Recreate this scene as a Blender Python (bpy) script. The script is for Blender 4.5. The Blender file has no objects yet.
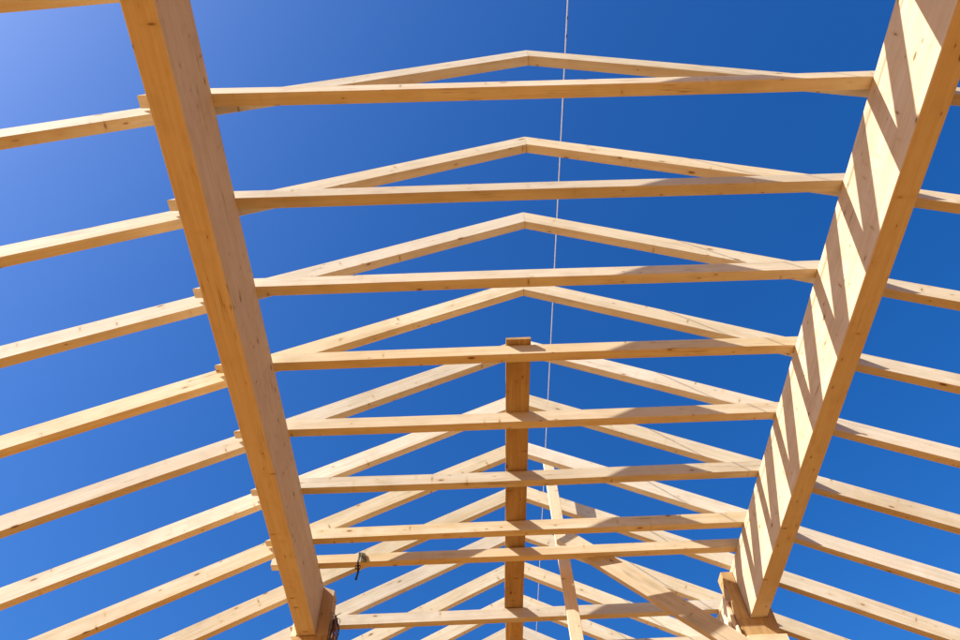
import bpy, math, random
from mathutils import Vector, Matrix
random.seed(11)
S = 0.75                      # metres between two roof trusses
ZP = 1.6 + 6.2956 * S         # height of the purlins' upper side above the ground
scene = bpy.context.scene
col = scene.collection

# ------------------------------------------------------------------ camera
PITCH, ROLL, YAW = 0.9827, 0.0642, 0.0369
cam_data = bpy.data.cameras.new("camera")
cam = bpy.data.objects.new("camera", cam_data); col.objects.link(cam)
F = Vector((math.sin(YAW) * math.cos(PITCH), math.cos(YAW) * math.cos(PITCH), math.sin(PITCH)))
R = Vector((math.cos(YAW), -math.sin(YAW), 0)); U = R.cross(F)
R2 = R * math.cos(ROLL) - U * math.sin(ROLL); U2 = U * math.cos(ROLL) + R * math.sin(ROLL)
cam.matrix_world = Matrix(((R2.x, U2.x, -F.x, -0.7877 * S), (R2.y, U2.y, -F.y, -1.6917 * S),
                           (R2.z, U2.z, -F.z, 1.6), (0, 0, 0, 1)))
cam_data.sensor_width = 36; cam_data.lens = 694.3 * 36 / 960
cam_data.clip_start = 0.05; cam_data.clip_end = 3000
scene.camera = cam

# ------------------------------------------------------------------ sky and sun
SUN = Vector((-1.0, -0.465, 0.95)).normalized()     # towards the sun
elev = math.asin(SUN.z); azim = math.atan2(SUN.x, SUN.y)
world = bpy.data.worlds.new("World"); scene.world = world; world.use_nodes = True
wn, wl = world.node_tree.nodes, world.node_tree.links
sky = wn.new("ShaderNodeTexSky"); sky.sky_type = 'NISHITA'; sky.sun_disc = False
sky.sun_elevation = elev; sky.sun_rotation = azim
sky.altitude = 0; sky.air_density = 1.15; sky.dust_density = 2.0; sky.ozone_density = 9.0
bg = wn["Background"]; bg.inputs[1].default_value = 0.09
grade = wn.new("ShaderNodeHueSaturation"); grade.inputs["Hue"].default_value = 0.508; grade.inputs["Saturation"].default_value = 1.23    # polarised, deep blue
wl.new(sky.outputs[0], grade.inputs["Color"]); wl.new(grade.outputs[0], bg.inputs[0])
ld = bpy.data.lights.new("sun", 'SUN'); ld.energy = 5.0; ld.angle = math.radians(0.5); ld.color = (1.0, 0.965, 0.90)
sun = bpy.data.objects.new("sun", ld); col.objects.link(sun)
sun.rotation_euler = SUN.to_track_quat('Z', 'Y').to_euler()
vs = scene.view_settings
vs.view_transform = 'Standard'; vs.look = 'None'; vs.gamma = 1; vs.use_curve_mapping = False
vs.exposure = 1.06

# ------------------------------------------------------------------ materials
def wood(name, pale, dark, knot, grain=1.0, knots=0.5, lam=0.04, lam_amt=0.10, rough=0.75, stain=0.0, stain_col=(0.2, 0.12, 0.06)):
    m = bpy.data.materials.new(name); m.use_nodes = True
    n, l = m.node_tree.nodes, m.node_tree.links
    b = n["Principled BSDF"]; b.inputs["Roughness"].default_value = rough
    b.inputs["Specular IOR Level"].default_value = 0.12
    tc = n.new("ShaderNodeTexCoord"); oi = n.new("ShaderNodeObjectInfo")
    sh = n.new("ShaderNodeVectorMath"); sh.operation = 'SCALE'; sh.inputs[0].default_value = (41.3, 17.7, 29.1)
    l.new(oi.outputs["Random"], sh.inputs["Scale"])
    co = n.new("ShaderNodeVectorMath"); co.operation = 'ADD'
    l.new(tc.outputs["Object"], co.inputs[0]); l.new(sh.outputs[0], co.inputs[1])
    def stretch(v):
        s_ = n.new("ShaderNodeVectorMath"); s_.operation = 'MULTIPLY'; s_.inputs[1].default_value = v
        l.new(co.outputs[0], s_.inputs[0]); return s_.outputs[0]
    def math_(op, a, c, clamp=False):
        q = n.new("ShaderNodeMath"); q.operation = op; q.use_clamp = clamp
        for k, v in ((0, a), (1, c)):
            if isinstance(v, (int, float)): q.inputs[k].default_value = v
            else: l.new(v, q.inputs[k])
        return q.outputs[0]
    def ramp(fac, e0, c0, e1, c1):
        r_ = n.new("ShaderNodeMapRange"); r_.clamp = True
        l.new(fac, r_.inputs[0]); r_.inputs[1].default_value = e0; r_.inputs[2].default_value = e1
        r_.inputs[3].default_value = c0; r_.inputs[4].default_value = c1
        return r_.outputs[0]
    def mix(fac, a, c):
        q = n.new("ShaderNodeMix"); q.data_type = 'RGBA'
        if isinstance(fac, (int, float)): q.inputs[0].default_value = fac
        else: l.new(fac, q.inputs[0])
        for k, v in ((6, a), (7, c)):
            if isinstance(v, tuple): q.inputs[k].default_value = (*v, 1)
            else: l.new(v, q.inputs[k])
        return q.outputs[2]
    g1 = n.new("ShaderNodeTexNoise"); g1.inputs["Scale"].default_value = 1; g1.inputs["Detail"].default_value = 5
    g1.inputs["Distortion"].default_value = 0.7; l.new(stretch((0.9, 30, 30)), g1.inputs["Vector"])
    g2 = n.new("ShaderNodeTexNoise"); g2.inputs["Scale"].default_value = 1; g2.inputs["Detail"].default_value = 3
    l.new(stretch((2.2, 110, 110)), g2.inputs["Vector"])
    g3 = n.new("ShaderNodeTexNoise"); g3.inputs["Scale"].default_value = 1; g3.inputs["Detail"].default_value = 2
    l.new(stretch((1.3, 4, 4)), g3.inputs["Vector"])
    fg = math_('ADD', math_('MULTIPLY', g1.outputs[0], 0.65), math_('MULTIPLY', g2.outputs[0], 0.35))
    c = mix(ramp(fg, 0.40, 0.0, 0.66, grain), pale, dark)
    c = mix(ramp(g3.outputs[0], 0.45, 0.0, 0.75, 0.45 * grain), c, dark)
    g4 = n.new("ShaderNodeTexNoise"); g4.inputs["Scale"].default_value = 1; g4.inputs["Detail"].default_value = 4
    l.new(stretch((4.5, 7, 7)), g4.inputs["Vector"])
    c = mix(ramp(g4.outputs[0], 0.52, 0.0, 0.8, 0.4), c, tuple(v * 0.72 for v in dark))
    # lamellas / finger-jointed lengths: each board a slightly different tone
    sx = n.new("ShaderNodeSeparateXYZ"); l.new(co.outputs[0], sx.inputs[0])
    fz = math_('FLOOR', math_('DIVIDE', sx.outputs[2], lam), 0)
    fy = math_('FLOOR', math_('DIVIDE', sx.outputs[1], 0.5), 0)
    off = n.new("ShaderNodeTexWhiteNoise"); off.noise_dimensions = '1D'; l.new(fz, off.inputs["W"])
    fx = math_('FLOOR', math_('ADD', math_('DIVIDE', sx.outputs[0], 1.7), off.outputs[0]), 0)
    cx = n.new("ShaderNodeCombineXYZ"); l.new(fx, cx.inputs[0]); l.new(fy, cx.inputs[1]); l.new(fz, cx.inputs[2])
    wnz = n.new("ShaderNodeTexWhiteNoise"); wnz.noise_dimensions = '3D'; l.new(cx.outputs[0], wnz.inputs["Vector"])
    c = mix(math_('MULTIPLY', wnz.outputs[0], lam_amt * 3.0), c, dark)
    # knots: dark oval spots with a browner halo
    kn = None
    for sc_, r0, r1, amt in (((3.6, 9.0, 9.0), 0.065, 0.13, 0.9), ((7.0, 17, 17), 0.06, 0.12, 0.75), ((12.0, 3.6, 3.6), 0.05, 0.12, 0.7)):
        vo = n.new("ShaderNodeTexVoronoi"); vo.feature = 'F1'; vo.inputs["Scale"].default_value = 1
        l.new(stretch(sc_), vo.inputs["Vector"])
        dn = math_('ADD', vo.outputs["Distance"], math_('MULTIPLY', math_('SUBTRACT', g1.outputs[0], 0.5), 0.14))
        sc3 = n.new("ShaderNodeSeparateColor"); l.new(vo.outputs["Color"], sc3.inputs[0])
        on = math_('LESS_THAN', sc3.outputs[0], knots)
        core = math_('MULTIPLY', ramp(dn, r0, amt, r1, 0.0), on)
        halo = math_('MULTIPLY', ramp(dn, r1, 0.55, r1 + 0.2, 0.0), on)
        c = mix(halo, c, dark); c = mix(core, c, knot)
    ck = n.new("ShaderNodeTexNoise"); ck.inputs["Scale"].default_value = 1; ck.inputs["Detail"].default_value = 2
    l.new(stretch((0.8, 45, 45)), ck.inputs["Vector"])
    ckm = n.new("ShaderNodeTexNoise"); ckm.inputs["Scale"].default_value = 1; l.new(stretch((1.7, 6, 6)), ckm.inputs["Vector"])
    line = math_('MULTIPLY', ramp(math_('ABSOLUTE', math_('SUBTRACT', ck.outputs[0], 0.5), 0), 0.004, 1.0, 0.016, 0.0), ramp(ckm.outputs[0], 0.60, 0.0, 0.68, 0.75))
    c = mix(line, c, knot)
    if stain > 0:
        st = n.new("ShaderNodeTexNoise"); st.inputs["Scale"].default_value = 1; st.inputs["Detail"].default_value = 6
        l.new(stretch((2.5, 9, 9)), st.inputs["Vector"])
        c = mix(ramp(st.outputs[0], 0.48, 0.0, 0.72, stain), c, stain_col)
    # every timber a touch different
    hv = n.new("ShaderNodeHueSaturation"); l.new(c, hv.inputs["Color"])
    hv.inputs["Value"].default_value = 1
    l.new(ramp(oi.outputs["Random"], 0, 0.86, 1, 1.07), hv.inputs["Value"])
    w1 = n.new("ShaderNodeTexWhiteNoise"); w1.noise_dimensions = '1D'; l.new(oi.outputs["Random"], w1.inputs["W"])
    l.new(ramp(w1.outputs[0], 0, 0.82, 1, 1.12), hv.inputs["Saturation"])
    l.new(hv.outputs[0], b.inputs["Base Color"])
    bp = n.new("ShaderNodeBump"); bp.inputs["Strength"].default_value = 0.25; bp.inputs["Distance"].default_value = 0.002
    l.new(fg, bp.inputs["Height"]); l.new(bp.outputs[0], b.inputs["Normal"])
    return m

def plain(name, c, rough=0.7, metal=0.0, vary=0.25, scale=30):
    m = bpy.data.materials.new(name); m.use_nodes = True
    n, l = m.node_tree.nodes, m.node_tree.links; b = n["Principled BSDF"]
    b.inputs["Roughness"].default_value = rough; b.inputs["Metallic"].default_value = metal
    tc = n.new("ShaderNodeTexCoord"); nz = n.new("ShaderNodeTexNoise"); nz.inputs["Scale"].default_value = scale
    nz.inputs["Detail"].default_value = 6
    l.new(tc.outputs["Object"], nz.inputs["Vector"])
    r_ = n.new("ShaderNodeValToRGB"); l.new(nz.outputs[0], r_.inputs[0])
    r_.color_ramp.elements[0].position = 0.3; r_.color_ramp.elements[1].position = 0.7
    r_.color_ramp.elements[0].color = (*[v * (1 - vary) for v in c], 1)
    r_.color_ramp.elements[1].color = (*[min(1, v * (1 + vary)) for v in c], 1)
    l.new(r_.outputs[0], b.inputs["Base Color"])
    return m

M = {
 'spruce': wood('spruce', (0.69, 0.60, 0.44), (0.58, 0.43, 0.24), (0.20, 0.09, 0.035), knots=0.38, grain=0.8, stain=0.28, stain_col=(0.36, 0.25, 0.135), lam=0.5, lam_amt=0.12),
 'glulam': wood('glulam', (0.665, 0.53, 0.345), (0.565, 0.385, 0.19), (0.17, 0.075, 0.03), knots=0.5, grain=0.7, lam=0.04, lam_amt=0.09),
 'plank': wood('old_plank', (0.58, 0.395, 0.185), (0.41, 0.235, 0.09), (0.08, 0.035, 0.015), knots=0.6, stain=0.5, stain_col=(0.29, 0.165, 0.065)),
 'timber': wood('rough_timber', (0.60, 0.485, 0.32), (0.50, 0.36, 0.20), (0.10, 0.05, 0.02), knots=0.6, stain=0.45, stain_col=(0.24, 0.19, 0.10)),
 'white_wood': wood('white_wood', (0.82, 0.66, 0.45), (0.70, 0.50, 0.28), (0.2, 0.09, 0.04), knots=0.25),
 'post': wood('post_wood', (0.58, 0.40, 0.21), (0.41, 0.25, 0.11), (0.11, 0.045, 0.018), knots=0.55, stain=0.3),
 'string': plain('string_cord', (0.76, 0.75, 0.72), 0.7, vary=0.04),
 'black': plain('black_webbing', (0.018, 0.017, 0.018), 0.6),
 'grey': plain('grey_cord', (0.16, 0.13, 0.14), 0.6),
 'rust': plain('red_brown_cord', (0.20, 0.055, 0.035), 0.6),
 'steel': plain('steel', (0.30, 0.29, 0.28), 0.4, 0.9),
 'olive': plain('olive_rag', (0.12, 0.10, 0.045), 0.9),
 'ground': plain('sandy_soil', (0.29, 0.128, 0.018), 0.95, vary=0.2, scale=2.0),
}

# ------------------------------------------------------------------ builders
def W(x, y, z): return Vector((x * S, y * S, z * S + ZP))     # frame units -> metres
def tag(o, label, cat, group=None, kind=None):
    if kind: o['kind'] = kind
    if label: o['label'] = label
    if cat: o['category'] = cat
    if group: o['group'] = group
    return o
def empty(name, loc):
    o = bpy.data.objects.new(name, None); col.objects.link(o); o.location = loc; o.empty_display_size = 0.2
    return o
def link(name, verts, faces, mat, parent=None, mw=None, smooth=False):
    me = bpy.data.meshes.new(name); me.from_pydata(verts, [], faces); me.materials.append(M[mat]); me.validate()
    if smooth:
        for p_ in me.polygons: p_.use_smooth = True
    o = bpy.data.objects.new(name, me); col.objects.link(o)
    if mw is None: mw = Matrix()
    if parent is not None:
        o.parent = parent; o.matrix_basis = Matrix.Translation(-parent.location) @ mw
    else: o.matrix_basis = mw
    return o
def timber(name, A, B, mat, parent=None, seg=10, bow=0.004, cham=0.004, rag=0.0, twist=0.0):
    """A, B: four corners of each end (bottom-front, bottom-back, top-back, top-front), world metres."""
    A = [Vector(a) for a in A]; B = [Vector(b_) for b_ in B]
    o0 = sum(A, Vector()) / 4; o1 = sum(B, Vector()) / 4
    ex = (o1 - o0).normalized(); ey = (A[1] - A[0]); ey = (ey - ex * ey.dot(ex)).normalized(); ez = ex.cross(ey)
    mw = Matrix((( ex.x, ey.x, ez.x, o0.x), (ex.y, ey.y, ez.y, o0.y), (ex.z, ey.z, ez.z, o0.z), (0, 0, 0, 1)))
    inv = mw.inverted()
    A = [inv @ a for a in A]; B = [inv @ b_ for b_ in B]
    ph = [random.uniform(0, 6.28) for _ in range(4)]
    verts, faces = [], []
    for k in range(seg + 1):
        t = k / seg
        ring = [A[q].lerp(B[q], t) for q in range(4)]
        dy = bow * math.sin(math.pi * t) * math.cos(ph[0]) + 0.3 * bow * math.sin(7 * t + ph[1]) * math.sin(math.pi * t)
        dz = bow * math.sin(math.pi * t) * math.sin(ph[0]) * 0.6 + 0.25 * bow * math.sin(6 * t + ph[2]) * math.sin(math.pi * t)
        out = []
        for q in range(4):
            p_, nx, pv = ring[q], ring[(q + 1) % 4], ring[(q - 1) % 4]
            for tgt in (pv, nx):
                e = (tgt - p_); e = e / e.length
                v = p_ + e * cham + Vector((0, dy, dz))
                if rag and k == seg: v.x += random.uniform(-rag, rag)
                out.append(v)
        verts += [tuple(v) for v in out]
    for k in range(seg):
        for q in range(8):
            a, b_ = k * 8 + q, k * 8 + (q + 1) % 8
            faces.append((a, b_, b_ + 8, a + 8))
    faces.append(tuple(range(7, -1, -1))); faces.append(tuple(range(seg * 8, seg * 8 + 8)))
    # outward normals
    o = link(name, verts, faces, mat, parent, mw)
    import bmesh
    bm = bmesh.new(); bm.from_mesh(o.data); bmesh.ops.recalc_face_normals(bm, faces=bm.faces); bm.to_mesh(o.data); bm.free()
    return o
def beam_x(name, x0, x1, y0, y1, z0, z1, mat, parent=None, cut0=0.0, cut1=0.0, **k):
    """beam along x; cut: how far the top end reaches beyond the bottom end."""
    A = [W(x0, y0, z0), W(x0, y1, z0), W(x0 - cut0, y1, z1), W(x0 - cut0, y0, z1)]
    B = [W(x1, y0, z0), W(x1, y1, z0), W(x1 + cut1, y1, z1), W(x1 + cut1, y0, z1)]
    return timber(name, A, B, mat, parent, **k)
def beam_y(name, y0, y1, x0, x1, z0, z1, mat, parent=None, **k):
    A = [W(x1, y0, z0), W(x0, y0, z0), W(x0, y0, z1), W(x1, y0, z1)]
    B = [W(x1, y1, z0), W(x0, y1, z0), W(x0, y1, z1), W(x1, y1, z1)]
    return timber(name, A, B, mat, parent, **k)
def beam_z(name, z0, z1, x0, x1, y0, y1, mat, parent=None, lean=0.0, chamf=0.0, **k):
    A = [W(x0, y0, z0), W(x1, y0, z0), W(x1, y1, z0), W(x0, y1, z0)]
    B = [W(x0 + lean, y0, z1), W(x1 + lean, y0, z1 - chamf), W(x1 + lean, y1, z1 - chamf), W(x0 + lean, y1, z1)]
    return timber(name, A, B, mat, parent, **k)
def tube(name, pts, r, mat, parent=None, sides=7, cyclic=False):
    pts = [Vector(q) for q in pts]; verts, faces = [], []
    n_ = len(pts)
    for k, q in enumerate(pts):
        a = pts[(k - 1) % n_] if (cyclic or k > 0) else q
        c = pts[(k + 1) % n_] if (cyclic or k < n_ - 1) else q
        t = (c - a).normalized(); u = t.orthogonal() if abs(t.z) > 0.99 else t.cross(Vector((0, 0, 1)))
        u.normalize(); v = t.cross(u)
        for s_ in range(sides):
            an = 2 * math.pi * s_ / sides
            verts.append(tuple(q + (u * math.cos(an) + v * math.sin(an)) * r))
    for k in range(n_ if cyclic else n_ - 1):
        for s_ in range(sides):
            a, b_ = k * sides + s_, k * sides + (s_ + 1) % sides
            k2 = (k + 1) % n_
            faces.append((a, b_, k2 * sides + (s_ + 1) % sides, k2 * sides + s_))
    if not cyclic:
        faces.append(tuple(range(sides - 1, -1, -1))); faces.append(tuple(range((n_ - 1) * sides, n_ * sides)))
    return link(name, verts, faces, mat, parent, None, True)

# ------------------------------------------------------------------ ground
g = link('ground', [(-400, -400, 0), (400, -400, 0), (400, 400, 0), (-400, 400, 0)], [(0, 1, 2, 3)], 'ground')
tag(g, None, None, kind='structure')

# ------------------------------------------------------------------ purlins
XLO, XLI, XRI, XRO = -3.2241, -2.9727, 2.9479, 3.1811
ZBL, ZBR = -0.7463, -0.8004
pl = beam_y('purlin', -7, 16, XLO, XLI, ZBL, 0, 'glulam', seg=16, bow=0.006, cham=0.005)
tag(pl, 'deep glued timber purlin on the left, its inner side in shade', 'beam', 'purlins carrying the rafters')
pr = beam_y('purlin', -7, 16, XRI, XRO, ZBR, 0, 'glulam', seg=16, bow=0.006, cham=0.005)
tag(pr, 'deep glued timber purlin on the right, diagonal shadow stripes on its sunlit side', 'beam', 'purlins carrying the rafters')

# ------------------------------------------------------------------ trusses
TC, HC, YR, TR, ZA, TAN, HR = 0.117, 0.1796, 0.140, 0.1027, 1.9425, 0.5064, 0.2776
XE = 7.2
LAB = {
 -4: 'fourth roof truss behind the viewer, outside the photo', -3: 'third roof truss behind the viewer, outside the photo',
 -2: 'second roof truss before the top edge, outside the photo',
 -1: 'roof truss whose left rafter just clips the top left corner of the photo',
 0: 'topmost roof truss seen whole, open sky above its ridge',
 1: 'second whole roof truss from the top of the photo, pale pine',
 2: 'third whole roof truss from the top, just before the brown plank begins',
 3: 'fourth whole roof truss from the top, the plank end resting on its collar tie',
 4: 'fifth roof truss from the top, first one behind the end of the plank',
 5: 'sixth roof truss from the top, collar tie crossing just below the prop\'s splintered top',
 6: 'seventh roof truss from the top, the last before the strapped tie beam',
 7: 'rafter pair without collar tie, just behind the upright prop',
 8: 'roof truss whose collar tie starts beside the cable coil on the left post',
 9: 'roof truss with its collar tie at the bottom edge of the photo',
 10: 'second rearmost roof truss in view, ridge hidden behind the lowest plank length',
 11: 'rearmost roof truss in view at the bottom edge of the photo'}
for i in range(-4, 13):
    t = empty('roof_truss', W(0, i + YR, 0))
    tag(t, LAB.get(i, 'hidden roof truss just below the bottom edge of the photo'), 'roof truss', 'roof trusses along the building')
    jy = random.uniform(-0.006, 0.006); jz = random.uniform(-0.012, 0.006)
    y0 = i + YR + jy; y1 = y0 + TR
    for s in (-1, 1):
        g0 = 0.0015 * s
        za = ZA + jz; ze = za - TAN * XE
        xi = [W(g0, y0, za - HR), W(g0, y1, za - HR), W(g0, y1, za), W(g0, y0, za)]
        xo = [W(s * XE, y0, ze - HR), W(s * XE, y1, ze - HR), W(s * XE, y1, ze), W(s * XE, y0, ze)]
        timber('rafter', xi, xo, 'spruce', t, seg=12, bow=0.010)
    if i != 7:
        jy = random.uniform(-0.005, 0.005)
        beam_x('collar_tie', -3.62, 3.62, i + jy, i + jy + TC, 0.003, HC + random.uniform(-.004, .004), 'spruce', t, cut0=-0.36 + random.uniform(-.03, .03), cut1=-0.36, seg=12, bow=0.009)

tb = beam_x('tie_beam', -3.64, 3.45, 6.525, 6.645, 0.003, HC - .03, 'spruce', seg=10, bow=0.006)
tag(tb, 'tie beam with a black strap hanging near its left end', 'beam')

# ------------------------------------------------------------------ plank on the collar ties
pk = beam_y('walking_plank', 2.91, 8.27, -0.335, -0.048, HC + 0.006, HC + 0.045, 'plank', bow=0.004, seg=12, cham=0.003, rag=0.004)
tag(pk, 'long brown weathered plank lying along the middle of the collar ties', 'plank', 'planks laid on the collar ties')
pk = beam_y('walking_plank', 8.285, 12.9, -0.315, -0.035, HC + 0.006, HC + 0.045, 'plank', bow=0.004, seg=12, cham=0.003, rag=0.004)
tag(pk, 'second plank butted behind the long one, showing at the bottom edge of the photo', 'plank', 'planks laid on the collar ties')

# ------------------------------------------------------------------ posts under the purlins
ZG = -ZP / S
po = empty('timber_post', W(3.03, 7.1, ZG))
tag(po, 'forked timber post holding the end of the right purlin', 'post', 'posts under the purlins')
beam_z('post_body', ZG, ZBR - 0.012, 2.775, 3.285, 6.985, 7.20, 'post', po, seg=6)
beam_z('cheek', ZBR - 0.01, -0.075, 2.775, XRI - 0.004, 6.985, 7.20, 'post', po, seg=4)
beam_z('cheek', ZBR - 0.01, -0.30, XRO + 0.004, 3.285, 6.985, 7.20, 'post', po, seg=4)
beam_z('side_board', -1.9, -0.50, 2.715, 2.768, 7.06, 7.22, 'white_wood', po, seg=4, rag=0.03)
beam_z('side_board', -1.9, -0.72, 2.665, 2.712, 7.10, 7.45, 'white_wood', po, seg=4, rag=0.05)
beam_z('side_board', -1.9, -0.95, 2.735, 2.768, 6.95, 7.04, 'white_wood', po, seg=4, rag=0.05, lean=-0.03)
beam_x('bearing_block', 2.77, 3.29, 6.86, 6.98, -1.45, -1.13, 'white_wood', po, seg=3)
po = empty('timber_post', W(-3.04, 7.15, ZG))
tag(po, 'forked timber post holding the end of the left purlin', 'post', 'posts under the purlins')
beam_z('post_body', ZG, ZBL - 0.012, -3.285, -2.80, 7.05, 7.26, 'post', po, seg=6)
beam_z('cheek', ZBL - 0.01, 0.0, XLI + 0.004, -2.80, 7.05, 7.26, 'post', po, seg=4, chamf=0.07)
beam_z('cheek', ZBL - 0.01, -0.45, -3.30, XLO - 0.004, 7.05, 7.26, 'white_wood', po, seg=4)
for zz in (-0.22, -0.60, -0.8):
    tube('nail', [W(-2.81, 7.10, zz), W(-2.74, 7.09, zz + .005)], 0.003, 'steel', po, 6)

# ------------------------------------------------------------------ prop and diagonal brace
pp = beam_z('upright_prop', ZG, 2.20, 0.465, 0.635, 6.86, 6.93, 'white_wood', seg=14, bow=0.006, rag=0.02, lean=-0.02)
tag(pp, 'slim upright prop of pale wood with a splintered top, right of the plank', 'prop')
ang = math.atan(1.015); cu, su = math.cos(ang), math.sin(ang)
def dg(l, w, y): return W(0.55 + l * cu + w * su, 6.685 - 0.09 * l + y, 0.454 - l * su + w * cu)
hw = 0.135
db = timber('diagonal_brace', [dg(-0.02, -hw, 0), dg(-0.02, -hw, .09), dg(0.06, hw, .09), dg(0.06, hw, 0)],
            [dg(4.6, -hw, 0), dg(4.6, -hw, .09), dg(4.6, hw, .09), dg(4.6, hw, 0)], 'timber', seg=10, bow=0.006)
tag(db, 'rough diagonal brace sloping down to the right post, upper end grey and mossy', 'brace')

# ------------------------------------------------------------------ string line over the ridge
sl = empty('string_line', W(0.49, 0, 2.25))
tag(sl, 'thin white string stretched along the roof above the ridge', 'string')
pts = []
for k in range(61):
    y = -8 + 24 * k / 60
    pts.append(W(0.49, y, 2.255 - 0.02 * math.sin((y + 8) / 14.9 * math.pi)))
tube('cord', pts, 0.0048, 'string', sl, 7)
for y in (-0.14, 0.06):
    tube('knot', [W(0.492, y - 0.02, 2.238), W(0.496, y, 2.236), W(0.492, y + 0.02, 2.238)], 0.0065, 'black', sl, 7)

# ------------------------------------------------------------------ strap on the tie beam
st = empty('hanging_strap', W(-2.40, 6.50, -0.3))
tag(st, 'black strap looped over the left part of a tie beam, end dangling', 'strap')
def ribbon(name, path, w, th, mat, parent):
    v, f = [], []
    for (x, y, z, a) in path:
        c_ = W(x, y, z); d_ = Vector((math.cos(a), math.sin(a), 0)) * w; n_ = Vector((-math.sin(a), math.cos(a), 0)) * th
        v += [tuple(c_ - d_ - n_), tuple(c_ + d_ - n_), tuple(c_ + d_ + n_), tuple(c_ - d_ + n_)]
    for k in range(len(path) - 1):
        for q in range(4): f.append((k * 4 + q, k * 4 + (q + 1) % 4, k * 4 + 4 + (q + 1) % 4, k * 4 + 4 + q))
    f.append((3, 2, 1, 0)); e = 4 * len(path) - 4; f.append((e, e + 1, e + 2, e + 3))
    return link(name, v, f, mat, parent)
ribbon('webbing', [(-2.405, 6.512, .155, 0), (-2.40, 6.510, .10, .1), (-2.405, 6.508, .03, -.1), (-2.41, 6.50, -.03, .3), (-2.40, 6.50, -.10, .8),
                   (-2.392, 6.505, -.17, .3), (-2.40, 6.50, -.24, -.3), (-2.41, 6.50, -.31, .5)], 0.011, 0.0025, 'black', st)
tube('buckle', [W(-2.435, 6.49, -0.085), W(-2.37, 6.49, -0.085), W(-2.37, 6.49, -0.135), W(-2.435, 6.49, -0.135)], 0.007, 'black', st, 6, True)
ribbon('rag', [(-2.36, 6.505, .135, .2), (-2.345, 6.495, .09, .5), (-2.335, 6.50, .04, .1), (-2.32, 6.505, -.01, .5)], 0.024, 0.006, 'olive', st)

# ------------------------------------------------------------------ cable coil on the left post
cc = empty('cable_coil', W(-2.72, 7.05, -0.9))
tag(cc, 'dark tangled cable coil hanging from a nail on the left post', 'cable')
tube('nail', [W(-2.81, 7.12, -0.455), W(-2.66, 7.04, -0.44)], 0.004, 'steel', cc, 6)
for k in range(10):
    cxx = -2.735 + random.uniform(-.025, .03); cyy = 7.06 + random.uniform(-.05, .05); top = -0.44 - random.uniform(0, .16)
    hh = random.uniform(.10, .30); ww = random.uniform(.012, .045); sk = random.uniform(-.12, .12)
    w2, w3 = random.uniform(-.5, .5), random.uniform(0, 6)
    pts = []
    for q in range(22):
        a = 2 * math.pi * q / 22
        px = ww * (math.sin(a) + w2 * math.sin(2 * a + w3) + .3 * math.sin(3 * a + k)); pz = -hh * (1 - math.cos(a))
        pts.append(W(cxx + px + sk * pz, cyy + .035 * math.sin(a + k) + .015 * math.sin(3 * a), top + pz + random.uniform(-.008, .008)))
    tube('loop', pts, random.uniform(.0035, .007), ['grey', 'grey', 'black', 'rust'][k % 4], cc, 6, True)

bpy.context.view_layer.update()
